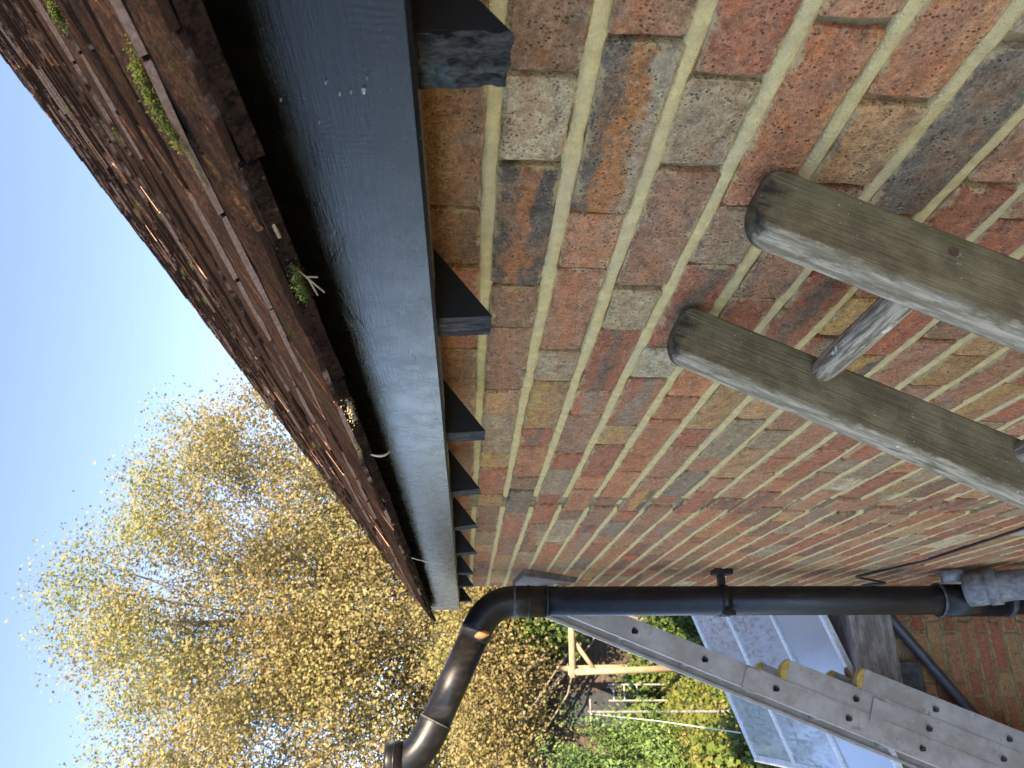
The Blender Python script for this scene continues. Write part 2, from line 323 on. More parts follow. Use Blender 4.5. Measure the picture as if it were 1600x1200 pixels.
K = {  # brick colour schemes: (top band, middle, bottom band)
 'red': ((.33, .105, .065), (.36, .125, .075), (.31, .10, .07)), 'orange': ((.40, .16, .085), (.37, .145, .085), (.42, .19, .10)), 'pink': ((.36, .185, .13), (.38, .165, .105), (.34, .19, .135)),
 'mauve': ((.24, .135, .105), (.29, .15, .105), (.25, .15, .115)), 'brown': ((.20, .11, .075), (.24, .125, .08), (.19, .115, .085)), 'greyb': ((.27, .21, .165), (.31, .235, .175), (.26, .205, .16)),
 'grey': ((.29, .245, .19), (.33, .275, .21), (.27, .23, .18)), 'pale': ((.43, .40, .34), (.45, .42, .36), (.40, .37, .31)), 'ochre': ((.38, .25, .10), (.36, .21, .095), (.30, .20, .11)),
 'tan': ((.40, .23, .125), (.39, .24, .14), (.34, .23, .15)), 'dark': ((.15, .13, .12), (.19, .165, .145), (.14, .125, .115)),
 'DOD': ((.065, .055, .055), (.30, .12, .06), (.07, .06, .06)), 'DOG': ((.095, .085, .085), (.33, .15, .065), (.29, .265, .235)), 'band': ((.31, .10, .065), (.13, .09, .08), (.33, .115, .075)),
 'rg': ((.33, .12, .08), (.22, .18, .165), (.30, .15, .11)), 'op': ((.29, .11, .095), (.40, .24, .08), (.10, .08, .085)),
}
PICK = ['red'] * 9 + ['orange'] * 11 + ['pink'] * 11 + ['mauve'] * 3 + ['brown'] * 5 + ['greyb'] * 5 + ['grey'] * 2 + ['pale'] * 1 + ['ochre'] * 4 + ['tan'] * 4 + ['dark'] * 1 + ['band'] * 3 + ['rg'] * 4 + ['DOG'] + ['op']
SPEC = [(.455, -.048, 'brown'), (.54, -.05, 'pale'), (.70, -.055, 'DOD'), (.88, -.05, 'brown'), (1.03, -.052, 'mauve'), (.53, -.127, 'DOG'), (.70, -.125, 'pink'), (.86, -.127, 'pink'), (1.04, -.125, 'grey'), (1.2, -.125, 'ochre'),
        (.46, -.2, 'red'), (.58, -.2, 'greyb'), (.75, -.2, 'mauve'), (.91, -.2, 'grey'), (1.05, -.2, 'band'), (1.35, -.2, 'mauve'), (.42, -.275, 'ochre'), (.54, -.275, 'orange'), (.72, -.275, 'greyb'), (.80, -.275, 'band'), (1.05, -.275, 'pale'),
        (1.25, -.275, 'rg'), (.40, -.35, 'mauve'), (.46, -.35, 'orange'), (.55, -.35, 'tan'), (.80, -.35, 'mauve'), (1.1, -.35, 'orange'), (.6, -.425, 'dark'), (.88, -.425, 'band'), (1.17, -.425, 'ochre'), (.68, -.5, 'red'), (1.05, -.575, 'op')]

def brick_geo(ly, lz, dep, rg, chip=1.0):
    """face points -x: irregular rounded outline, arris ring and a slightly uneven face"""
    hy, hz = ly / 2, lz / 2; j = lambda a: rg.uniform(-a, a) * chip
    out = []
    for (sy, sz) in ((-1, -1), (1, -1), (1, 1), (-1, 1)):
        c = rg.uniform(.002, .005) * (2.2 if rg.random() < .12 else 1)
        a = (sy * (hy - c), sz * hz); b = (sy * hy, sz * (hz - c))
        out += [b, a] if (sy * sz > 0) else [a, b]
    # order: walk round and put a jittered midpoint in each side
    pts = [out[1], out[2], out[3], out[4], out[5], out[6], out[7], out[0]]
    out = []
    ang = sorted([(math.atan2(p[1] / hz, p[0] / hy), p) for p in pts]); pts = [p for _, p in ang]
    for i, p in enumerate(pts):
        q = pts[(i + 1) % 8]; out.append((p[0] + j(.0012), p[1] + j(.0012)))
        L = abs(p[0] - q[0]) + abs(p[1] - q[1])
        if L > .03:
            k = 2 if L > .12 else 1
            for m in range(k):
                f = (m + 1) / (k + 1) + rg.uniform(-.08, .08); out.append((p[0] + (q[0] - p[0]) * f + j(.0016), p[1] + (q[1] - p[1]) * f + j(.0022)))
    n = len(out); V, F = [], []
    for (y, z) in out: V.append((dep, y, z))
    for (y, z) in out: V.append((.0025 + rg.uniform(0, .0012), y, z))
    for (y, z) in out:
        s = 1 - .0035 / max(abs(y), .01) if abs(y) > .01 else 1; t = 1 - .0035 / max(abs(z), .008) if abs(z) > .008 else 1
        V.append((rg.uniform(-.0006, .0006), y * s, z * t))
    V.append((rg.uniform(-.0012, .0004), 0, 0))
    for r in range(2):
        for i in range(n): F.append((r*n + i, r*n + (i+1) % n, (r+1)*n + (i+1) % n, (r+1)*n + i))
    for i in range(n): F.append((2*n + i, 2*n + (i+1) % n, 3*n))
    return V, [f[::-1] for f in F]
def brick_attrs(me, A, UV):
    for nm, dat in zip(('ca', 'cb', 'cc'), A):
        at = me.attributes.new(nm, 'FLOAT_COLOR', 'POINT'); at.data.foreach_set('color', np.asarray(dat, np.float32).ravel())
    ul = me.uv_layers.new(name='buv'); vi = np.empty(len(me.loops), np.int32); me.loops.foreach_get('vertex_index', vi)
    ul.data.foreach_set('uv', np.asarray(UV, np.float32)[vi].ravel())
def colours(kind, rg):
    f = rg.uniform(.84, 1.14); t = rg.uniform(-.02, .02)
    wm = (1.54, 1.27, .86)
    return [tuple(max(.01, c * f * wm[k] * (1 + t * (k - 1) * 2)) for k, c in enumerate(x)) for x in K[kind]]

def lay_bricks(parent, rows, frame, pick, limit, rank, stuffname):
    """rows: (centre along, centre height, length, height, scheme); frame maps (x,y,z) of a brick to the world"""
    rows.sort(key=rank)
    SV, SF, SA, SU = [], [], ([], [], []), []
    for k, (yc, zc, ly, lz, kind, proud) in enumerate(rows):
        rg = random.Random(k * 31 + 5); V, F = brick_geo(ly, lz, .022, rg); c = colours(kind, rg); sd_ = rg.random()
        A = [[(*c[0], sd_)] * len(V), [(*c[1], ly / 2)] * len(V), [(*c[2], 1)] * len(V)]; UV = [(v[1], v[2]) for v in V]
        tl = Matrix.Rotation(rg.uniform(-.008, .008), 4, 'Z') @ Matrix.Rotation(rg.uniform(-.012, .012), 4, 'Y') @ Matrix.Rotation(rg.uniform(-.006, .006), 4, 'X')
        mw = frame @ Matrix.Translation((-proud + rg.uniform(-.0012, .0012), yc, zc)) @ tl
        if k < limit:
            me = mesh('brick', V, F, [M['brick']]); brick_attrs(me, A, UV)
            o = bpy.data.objects.new('brick', me); o.matrix_world = mw; link(o, parent)
        else:
            n0 = len(SV); SV += [mw @ Vector(v) for v in V]; SF += [tuple(i + n0 for i in f) for f in F]
            for q in range(3): SA[q].extend(A[q])
            SU += UV
    if SV:
        me = mesh(stuffname, SV, SF, [M['brick']]); brick_attrs(me, SA, SU)
        o = link(bpy.data.objects.new(stuffname, me), parent); tag(o, kind='stuff')

PITCH, ZJ, PER = .0745, -.0895, .338
rows = []; joints = []
used = set()
nrow_top = 3; r0 = int((ZJ - GZ) / PITCH) + 1
for r in range(-nrow_top, r0):            # r = 0: course just above joint ZJ
    ztop = ZJ + PITCH * (1 - r); zc = ztop - PITCH / 2; 
    if zc - .03 < GZ: continue
    joints.append(ztop - PITCH)
    # stretchers of odd courses start at .418; header centred over them in the even ones
    off = .418 if r % 2 == 1 else .5255 - .0545 - PER + .1125 + .0
    if r % 2 == 0: off = .5255 + .051 + .0115
    off += rnd.uniform(-.012, .012); y = off - PER * math.ceil((off - YN) / PER) ; i = 0
    while y < YF - .02:
        ly = (.2175 if i % 2 == 0 else .104) + rnd.uniform(-.003, .004)
        y1 = min(y + ly, YF)
        if y1 > YN and y1 - y > .03:
            kind = rnd.choice(PICK); yc = (y + y1) / 2
            for q, (sy, sz, kk) in enumerate(SPEC):
                if abs(sy - yc) < (y1 - y) / 2 + .006 and abs(sz - zc) < PITCH / 2: kind = kk
            if r < 0 and kind not in ('red', 'brown', 'mauve', 'band'): kind = 'brown' if (len(rows) % 3) else 'red'     # courses under the eaves kept to dark red brick, colour deepening the shade
            proud = rnd.choice([0, 0, .001, .002, -.001])
            if 1.86 < yc < 2.0: proud += rnd.choice([.005, -.005, -.008, .003])
            rows.append((yc, zc, y1 - y, (.0605 + rnd.uniform(-.0025, .002)), kind, proud))
        y += (.2155 if i % 2 == 0 else .102) + .0105; i += 1
def rank_wall(b):
    yc, zc, ly, lz = b[:4]; d = Vector((WX, yc, zc)); dz = d.dot(FWD)
    if dz < .1: return 1e9
    px = 1202 * d.dot(DOWN) / dz; py = 1202 * d.dot(RIGHT) / dz
    inside = abs(px) < 800 + 40 and abs(py) < 600 + 60
    return (0 if inside else 1e6) + dz * dz / max(.05, WX / d.length) / ly
lay_bricks(back, rows, Matrix.Translation((WX, 0, 0)), None, 300, rank_wall, 'bricks_remaining')

def mortar_strip(zj, seed):
    rg = random.Random(seed); V, F = [], []; n = int((YF - YN) / .011)
    for i in range(n + 1):
        y = YN + (YF - YN - .003) * i / n
        a = mnoise.noise((y * 22, seed * 3.1, 0)); b = mnoise.noise((y * 22, seed * 3.1, 9)); c = mnoise.noise((y * 60, seed * 1.7, 4)); d = mnoise.noise((y * 5, seed * 2.3, 2))
        lo = -.0078 - .0030 * a - .0014 * c; hi = .0078 + .0030 * b + .0014 * c
        rec = .0012 + .0016 * d + .0012 * c + max(0, mnoise.noise((y * 9, seed * 4.4, 1)) - .25) * .008
        if 1.85 < y < 1.99: rec += .009 + .004 * a
        if zj > -.03: rec += .0025
        V += [(.012, y, lo), (rec + .0022, y, lo), (rec - .0003, y, lo * .55), (rec, y, hi * .5), (rec + .0022, y, hi), (.012, y, hi)]
    for i in range(n):
        for k in range(5): F.append((i*6+k, i*6+k+1, (i+1)*6+k+1, (i+1)*6+k))
    return obj('mortar_joint', V, F, M['mortar'], back, (WX, 0, zj), smooth=True)
for k, z in enumerate(joints): mortar_strip(z, k + 1)

# fascia board, rafter feet
def fz(y): return .0368 - .0026 * y
FX = .343
V = []; nf = 90; Y0, Y1 = -1.3, 3.375
for i in range(nf + 1):
    y = Y0 + (Y1 - Y0) * i / nf; z = fz(y) + .0006 * mnoise.noise((y * 3, 0, 0)); wv = .0008 * mnoise.noise((y * 2.2, 5, 0))
    V += [(FX + .0215, y, z), (FX + .003 + wv, y, z), (FX + wv, y, z + .003), (FX + wv, y, z + .05), (FX + wv * .5, y, z + .118), (FX + .0215, y, z + .118)]
F = [(i*6+k, (i+1)*6+k, (i+1)*6+(k+1) % 6, i*6+(k+1) % 6) for i in range(nf) for k in range(6)] + [(0, 1, 2, 3, 4, 5), tuple(nf*6 + k for k in (5, 4, 3, 2, 1, 0))]
fascia = obj('fascia_board', V, F, M['fascia'], house)
for (y, z) in ((.371, .068), (.372, .076), (.374, .083), (.365, .09), (.381, .12), (.40, .10), (.755, .067), (.765, .064), (.77, .061), (.36, .065), (1.3, .07), (1.75, .08), (.62, .11)):
    s = rnd.uniform(.0005, .0011) if y != .371 else .0026
    vv = [(FX - .0022, y + s * .4 * math.cos(a), z + s * .3 * math.sin(a)) for a in range(0, 6)] + [(FX + .002, y + s * math.cos(a) * rnd.uniform(.6, 1.2), z + s * math.sin(a) * rnd.uniform(.6, 1.2)) for a in range(0, 6)]
    obj('paint_chip', vv, [(0, 1, 2, 3, 4, 5)] + [(k, k + 6, (k + 1) % 6 + 6, (k + 1) % 6) for k in range(6)], M['chip'], fascia)

RX = .3648; SL = .79
RY = [-.72, -.365, -.01, .349, .718, 1.094, 1.452, 1.784, 2.128, 2.478, 2.789, 3.245]
for k, y in enumerate(RY):
    rk_ = random.Random(k + 77); zb = -.0215 + rk_.uniform(-.003, .004); dz = .128; x1 = 1.0; tl_ = rk_.uniform(0, .010); sk_ = rk_.uniform(-.004, .005); rough = 2.6 if k == 3 else .9
    ny, nz = (14, 30) if k == 3 else (6, 12); V, F, mi = [], [], []
    for j in range(nz + 1):                                 # end grain face, hacked and weathered
        for i in range(ny + 1):
            fy, fzv = i / ny, j / nz; e = 0 if i in (0, ny) else rough
            d = .003 * e * mnoise.noise((fy * 3 + k * 5, fzv * 5, k)) + .0022 * e * mnoise.noise((fy * 8, fzv * 17, k * 3)) + (.0035 * mnoise.cell((fy * 5.5 + .4 * mnoise.noise((fy * 9, fzv * 20, 2)), fzv * 13 + .5 * mnoise.noise((fy * 11, fzv * 23, 7)), k)) if k == 3 else 0)
            V.append((RX + abs(d) + tl_ * max(0, 1 - fzv * 2.2), y + .044 * fy + .0015 * mnoise.noise((fzv * 4, k * 3.3, 1)), zb + dz * fzv + ((sk_ * fy + .0025 * mnoise.noise((fy * 5, k * 2.2, 8))) if j == 0 else 0)))
    for j in range(nz):
        for i in range(ny): q = j*(ny+1)+i; F.append((q + 1, q, q + ny + 1, q + ny + 2)); mi.append(1)
    n0 = len(V); top = nz * (ny + 1)
    V += [(x1, y, zb + (x1 - RX) * SL), (x1, y + .044, zb + (x1 - RX) * SL), (x1, y, zb + dz + (x1 - RX) * SL), (x1, y + .044, zb + dz + (x1 - RX) * SL)]
    F += [tuple([j*(ny+1) for j in range(nz + 1)][::-1]) + (n0, n0 + 2), tuple(j*(ny+1)+ny for j in range(nz + 1)) + (n0 + 3, n0 + 1),
          tuple(range(ny + 1)) + (n0 + 1, n0), tuple(top + i for i in range(ny + 1))[::-1] + (n0 + 2, n0 + 3), (n0, n0 + 1, n0 + 3, n0 + 2)]
    mi += [0] * 5
    obj('rafter', V, F, [M['black'], M['endg']], house, midx=mi)

# roof: deck, then clay tiles one by one
TX, TZ, TS, GA = .290, .1388, .826, .100
pit = math.atan(TS); ca_, sa_ = math.cos(pit), math.sin(pit); RXX = 3.25
roof = MB().add([(FX + .022, -7, TZ + .004), (RXX, -7, TZ + .004 + (RXX - TX) * TS), (RXX, 3.28, TZ + .004 + (RXX - TX) * TS), (FX + .022, 3.28, TZ + .004),
                 (FX + .022, -7, TZ - .006), (RXX, -7, TZ - .006 + (RXX - TX) * TS), (RXX, 3.28, TZ - .006 + (RXX - TX) * TS), (FX + .022, 3.28, TZ - .006)],
                [(0, 1, 2, 3), (7, 6, 5, 4), (0, 3, 7, 4), (1, 0, 4, 5), (2, 1, 5, 6), (3, 2, 6, 7)]).obj('roof', M['dark'], house)
MB().add([(RXX, -7, TZ + (RXX - TX) * TS), (6.4, -7, .1), (6.4, 3.3, .1), (RXX, 3.3, TZ + (RXX - TX) * TS), (RXX, -7, TZ - .1 + (RXX - TX) * TS), (6.4, -7, 0), (6.4, 3.3, 0), (RXX, 3.3, TZ - .1 + (RXX - TX) * TS)],
         [(0, 1, 2, 3), (7, 6, 5, 4), (0, 3, 7, 4), (1, 0, 4, 5), (2, 1, 5, 6), (3, 2, 6, 7)]).obj('rear_roof_slope', M['tile'], house)
def tile_mesh(seed, length=.265, th=.0056, clean=False):
    rg = random.Random(seed); nu, nv = 4, 4; wd = .1612; V, F, mi = [], [], []
    cam_ = rg.uniform(.0004, .0018); cv = rg.uniform(.0002, .0014); tw = rg.uniform(-.0011, .0011); chip = [rg.uniform(-.0012, .0012) * (3 if rg.random() < .12 else 1) for _ in range(nu + 1)]
    for s in (0, 1):
        for j in range(nv + 1):
            for i in range(nu + 1):
                a, b = i / nu, j / nv; x = b * length + (chip[i] if j == 0 else 0); y = (a - .5) * wd
                z = (0 if s == 0 else th) - cam_ * (2*b - 1)**2 - cv * (2*a - 1)**2 + tw * (2*a - 1) * (1 - b)
                V.append((x, y, z))
    q = lambda s, j, i: s*(nu+1)*(nv+1) + j*(nu+1) + i
    for j in range(nv):
        for i in range(nu):
            F.append((q(1,j,i), q(1,j+1,i), q(1,j+1,i+1), q(1,j,i+1))[::-1]); mi.append(0); F.append((q(0,j,i), q(0,j+1,i), q(0,j+1,i+1), q(0,j,i+1))); mi.append(0)
    for i in range(nu): F.append((q(0,0,i), q(0,0,i+1), q(1,0,i+1), q(1,0,i))); mi.append(0 if th > .01 else 1); F.append((q(0,nv,i+1), q(0,nv,i), q(1,nv,i), q(1,nv,i+1))); mi.append(0)
    for j in range(nv): F.append((q(0,j+1,0), q(0,j,0), q(1,j,0), q(1,j+1,0))); mi.append(1 if j == 0 and seed % 3 == 0 else 0); F.append((q(0,j,nu), q(0,j+1,nu), q(1,j+1,nu), q(1,j,nu))); mi.append(0)
    me = mesh('roof_tile', V, F, [M['tile'], M['tedge']], midx=mi); at = me.attributes.new('tv', 'FLOAT', 'POINT'); at.data.foreach_set('value', [rg.uniform(0, .3) if clean else rg.uniform(.62, 1)] * len(V)); return me
TM = [tile_mesh(s, clean=s < 5) for s in range(14)]; TMU = [tile_mesh(40 + s, .17, .0118) for s in range(4)]
tiles = []
lay = R(2.9)
nrows = int((RXX - TX) / (GA * ca_))
for k in range(-1, nrows + 1):
    kk = max(k, 0); x0 = TX + kk * GA * ca_; z0 = TZ + kk * GA * ca_ * TS
    if k == -1: x0 += .001; z0 -= .0136
    y = -1.2 + (.0825 if k % 2 else 0) + rnd.uniform(-.01, .01)
    if k > 6: y = max(y, y + .165 * int(max(0, (.75 * x0 - .6 - y)) / .165))
    while y < 3.3 - .05:
        ang = pit - lay + rnd.uniform(-.006, .006) - (R(4) if k == -1 else 0)
        yc = min(y + .0825, 3.305 - .0825)
        mw = Matrix.Translation((x0 + rnd.uniform(-.002, .002), yc, z0 + rnd.uniform(-.0008, .0012))) @ Matrix.Rotation(rnd.uniform(-.008, .008), 4, 'Z') @ Matrix.Rotation(-ang, 4, 'Y') @ Matrix.Rotation(rnd.uniform(-.008, .008), 4, 'X')
        tiles.append((k, y, mw, TMU[rnd.randrange(4)] if k == -1 else TM[rnd.randrange(5) if rnd.random() < (.75 if k in (1, 2) else .12) else rnd.randrange(5, 14)])); y += .1652
def rank_tile(t):
    d = t[2].translation; dz = d.dot(FWD)
    if dz < .15: return 1e9
    px = 1202 * d.dot(DOWN) / dz; py = 1202 * d.dot(RIGHT) / dz
    return (0 if abs(px) < 850 and abs(py) < 640 else 1e6) + dz
tiles.sort(key=rank_tile)
TV, TF, TI, TA = [], [], [], []
for i, (k, y, mw, me) in enumerate(tiles):
    if i < 300:
        o = bpy.data.objects.new('roof_tile', me); o.matrix_world = mw; link(o, roof)
    else:
        n0 = len(TV); TV += [mw @ v.co for v in me.vertices]; TF += [tuple(j + n0 for j in p.vertices) for p in me.polygons]; TI += [p.material_index for p in me.polygons]
        TA += [me.attributes['tv'].data[0].value] * len(me.vertices)
me = mesh('roof_tiles_remaining', TV, TF, [M['tile'], M['tedge']], midx=TI); at = me.attributes.new('tv', 'FLOAT', 'POINT'); at.data.foreach_set('value', TA)
tag(link(bpy.data.objects.new('roof_tiles_remaining', me), roof), kind='stuff')

def moss(pts, size, n, seed, name='moss_clump', mat='moss', tall=1.0):
    rg = random.Random(seed); V, F = [], []
    for _ in range(int(n * 2.6)):
        f = rg.random() * (len(pts) - 1); i = min(int(f), len(pts) - 2); p = Vector(pts[i]).lerp(Vector(pts[i + 1]), f - i)
        g = [rg.gauss(0, 1) for _ in range(3)]; c = p + Vector((g[0] * size * .35, g[1] * size * .8, abs(g[2]) * size * .35 * tall)); s = size * rg.uniform(.06, .13); n0 = len(V)
        d = Vector((rg.uniform(-1, .3), rg.uniform(-.8, .8), rg.uniform(.2, 1))).normalized() * s * 1.8; a = d.orthogonal().normalized() * s * .6; b = d.cross(a).normalized() * s * .6
        V += [c + a, c - a * .5 + b, c - a * .5 - b, c + d]; F += [(n0, n0+1, n0+3), (n0+1, n0+2, n0+3), (n0+2, n0, n0+3), (n0, n0+2, n0+1)]
    return obj(name, V, F, M[mat], roof)
def rp(k, y, up=.012, inn=.0): return (TX + k * GA * ca_ + inn, y, TZ + k * GA * ca_ * TS + up + inn * .7)
moss([rp(1, .375, .007, -.004), rp(1, .41, .009, -.004), rp(1, .45, .006, -.004)], .009, 520, 1)
moss([rp(1, .45, .004, -.004), rp(1, .50, .003, -.004)], .004, 160, 6)
moss([rp(3, .498, .012, .015), rp(3, .512, .012, .015)], .008, 200, 2)
moss([rp(0, .495, -.012, -.002), rp(0, .53, -.012, -.002)], .010, 330, 3)
moss([rp(0, .36, -.004, .004), rp(0, .46, -.004, .004)], .003, 160, 4)
moss([rp(0, .89, -.004, .0), rp(0, .93, -.006, 0)], .008, 160, 5)
for k in range(9): y = 1.6 + .19 * k; moss([rp(0, y, -.008, .0), rp(0, y + .12, -.01, 0)], .007, 150, 10 + k)
for k in range(16):
    r_, y = rnd.randrange(2, 14), rnd.uniform(.7, 3.1)
    if y > .75 * (TX + r_ * .077): moss([rp(r_, y, .014, .012), rp(r_, y + .02, .014, .012)], .006, 60, 60 + k)
moss([rp(0, .76, -.012, -.003), rp(0, .81, -.012, -.003)], .011, 130, 90, 'dry_grass_tuft', 'straw')

# ------------------------------------------------------------------ soil pipe with offset bend at the end of the wall
sp = empty('soil_pipe', (.343, 3.0, GZ)); tag(sp, 'black plastic soil pipe bending out around the eaves', 'pipe')
def part(o): return child_fix(o)
PY = 3.0; pr = .0545
part(MB().tube([(.345, PY, GZ), (.345, PY, -1.84), (.337, PY, -.16)], pr, 28).obj('pipe', M['pipe'], sp, True))
def arc(p0, p1, p2, n=10): return [Vector(p0) * (1-t)**2 + Vector(p1) * 2*t*(1-t) + Vector(p2) * t*t for t in [i / n for i in range(n + 1)]]
part(MB().tube([(.336, PY, -.30), (.336, PY, -.185)] + arc((.336, PY, -.18), (.334, PY, -.088), (.245, PY, -.045), 12) + [(.2, PY, -.024)], pr + .004, 28).obj('bend', M['pipe'], sp, True))
part(MB().tube([(.215, PY, -.031), (-.10, PY, .113)], pr, 28).obj('offset_pipe', M['pipe'], sp, True))
part(MB().tube([(-.075, PY, .1015)] + arc((-.085, PY, .106), (-.197, PY, .157), (-.203, PY, .215), 10) + [(-.205, PY, .235)], pr + .004, 28).obj('bend', M['pipe'], sp, True))
part(MB().tube([(-.2045, PY, .215), (-.206, PY, .262), (-.206, PY, .275), (-.206, PY, .275), (-.206, PY, .22)], [pr + .010, pr + .010, pr + .008, pr, pr - .002], 28).obj('socket_collar', M['pipe'], sp, True))
def ring(p, d, r_, name='rim', mat='ring', wd=.006):
    p, d = Vector(p), Vector(d).normalized(); return part(MB().tube([p - d * wd, p - d * wd * .3, p + d * wd * .3, p + d * wd], [r_, r_ + .0025, r_ + .0025, r_], 28, False).obj(name, M[mat], sp, True))
for z, mt, dr in ((-.178, 'ring', .0045), (-.232, 'pipe', .005), (-.302, 'pipe', .004)): ring((.336, PY, z), (0, 0, 1), pr + dr, 'rim', mt, .004)
ring((.232, PY, -.039), (-.9, 0, .41), pr + .0045, 'rim', 'pipe', .004); ring((-.078, PY, .103), (-.9, 0, .41), pr + .0045, 'rim', 'ring', .003); ring((-.206, PY, .243), (0, 0, 1), pr + .0095, 'rim', 'pipe', .004)
# bracket
br = part(MB().tube([(.341, PY, -.965), (.341, PY, -1.0)], pr + .005, 28).obj('bracket', M['pipe'], sp, True))
part(bevel(MB().box((.395, PY - .016, -.995), (WX + .002, PY + .016, -.970)).box((.435, PY - .045, -1.02), (WX + .003, PY + .01, -.945)).box((.28, PY - .075, -1.003), (.30, PY - .05, -.962)).obj('bracket_arm', M['pipe'], sp), .003))
# socket and branch
part(MB().tube([(.345, PY, -1.83), (.345, PY, -2.08)], pr + .007, 28).obj('branch_socket', M['pipe'], sp, True))
ring((.345, PY, -1.835), (0, 0, 1), pr + .009, 'rim', 'ring', .006)
part(MB().tube([(.345, PY, -2.02), (.37, PY - .07, -1.95), (.375, PY - .14, -1.925)], pr * .95, 24).obj('branch', M['pipe'], sp, True))
gp = part(MB().tube([(.372, PY - .10, -1.90), (.372, PY - .13, -1.925), (.376, PY - .2, -2.0), (.382, PY - .36, -2.2), (.39, PY - .62, -2.75), (.39, PY - .64, GZ)], [pr + .008, pr + .008, pr, pr, pr, pr], 24).obj('branch_pipe', M['greypipe'], sp, True))
part(MB().tube([(.374, PY - .15, -1.945), (.376, PY - .175, -1.975)], pr + .012, 24).obj('branch_collar', M['greypipe'], sp, True))
part(MB().tube([(.425, PY - .06, -1.83), (.43, PY - .09, -1.90)], .026, 16).obj('access_cap', M['greypipe'], sp, True))
part(MB().tube([(.345, PY, -2.10), (.345, PY - .0, -2.12)], pr + .009, 24).obj('rim', M['ring'], sp, True))
# board tucked behind the top of the pipe
tag(bevel(MB().add([(WX + .004, 2.98, -.215), (WX + .004, 3.32, -.19), (WX + .004, 3.2, -.46), (WX - .024, 2.99, -.215), (WX - .024, 3.32, -.19), (WX - .024, 3.2, -.44)], [(0, 1, 2), (3, 5, 4), (0, 3, 4, 1), (1, 4, 5, 2), (2, 5, 3, 0)]).obj('wedge_board', M['lead']), .003),
    'tapered old timber wedge on the wall behind the soil pipe bend', 'wood wedge')
# dead leaf, feather, twigs, cable
def leafshape(name, p, ln, wd, ax, side, mat, label, cat, curl=.2):
    p, ax, side = Vector(p), Vector(ax).normalized(), Vector(side).normalized(); nn = ax.cross(side).normalized(); V, F = [], []; n = 7
    for i in range(n + 1):
        t = i / n; hw = wd / 2 * math.sin(math.pi * min(.97, t * .93 + .05)) ** .7; c = p + ax * ln * t + nn * ln * curl * (t - .5) ** 2
        for q in (1, -1):
            V += [c + side * hw + nn * (wd * .22 + q * .0004), c + nn * q * .0004, c - side * hw + nn * (wd * .22 + q * .0004)]
    for i in range(n):
        a, b = i * 6, (i + 1) * 6
        F += [(a, a+1, b+1, b), (a+1, a+2, b+2, b+1), (a+4, a+3, b+3, b+4), (a+5, a+4, b+4, b+5), (a, b, b+3, a+3), (a+2, a+5, b+5, b+2)]
    return tag(obj(name, V, F, M[mat], smooth=True), label, cat)
leafshape('dead_leaf', (.215, PY - .064, -.085), .055, .032, (-.2, -.1, 1), (1, -.25, .1), 'deadleaf', 'curled orange dead leaf stuck on the soil pipe bend', 'leaf')
leafshape('dead_leaf', (.06, 3.60, -1.735), .07, .05, (.7, -.2, .3), (.1, 1, .2), 'deadleaf', 'orange brown dead leaf lying on the weathered beam by the glasshouse', 'leaf')
leafshape('feather', (.284, .958, .124), .045, .007, (.35, .75, -.45), (0, 1, .2), 'feather', 'small white feather caught under the eaves tiles', 'feather', .5)
def twig(name, pts, r_, mat, label, cat): return tag(MB().tube(pts, r_, 6).obj(name, M[mat], None, True), label, cat)
tw = empty('twig', (.287, .50, .124)); tag(tw, 'forked dry twig lodged in the moss under the eaves tiles', 'twig')
for a, b in (((.290, .492, .130), (.280, .512, .110)), ((.286, .50, .121), (.283, .522, .117)), ((.286, .50, .121), (.282, .493, .112))): part(MB().tube([a, b], .0006, 6).obj('twig_stem', M['straw'], tw))
twig('straw_stalk', [(.296, .432, .137), (.288, .438, .131), (.283, .444, .128)], .0013, 'straw', 'pale straw stalk poking from between the eaves tiles', 'stalk')
twig('plant_stem', [(.288, 1.74, .124), (.287, 1.80, .085), (.298, 1.88, .06)], .001, 'feather', 'thin pale stem hanging from the eaves tiles before the fascia end', 'stem')
cb_ = [(.449, 3.12, -1.585), (.450, 2.95, -1.61), (.451, 2.71, -1.645), (.451, 2.45, -1.635), (.450, 2.23, -1.62), (.449, 1.9, -1.60), (.449, 1.2, -1.56), (.449, .3, -1.53)]
cable = tag(MB().tube([(.45, 3.30, -1.80), (.446, 3.33, -1.76), (.44, 3.30, -1.70), (.438, 3.2, -1.745), (.446, 3.12, -1.60)] + cb_, .0045, 8).obj('cable', M['cable'], None, True), 'thin black cable with a loose loop running along the brick wall', 'cable')

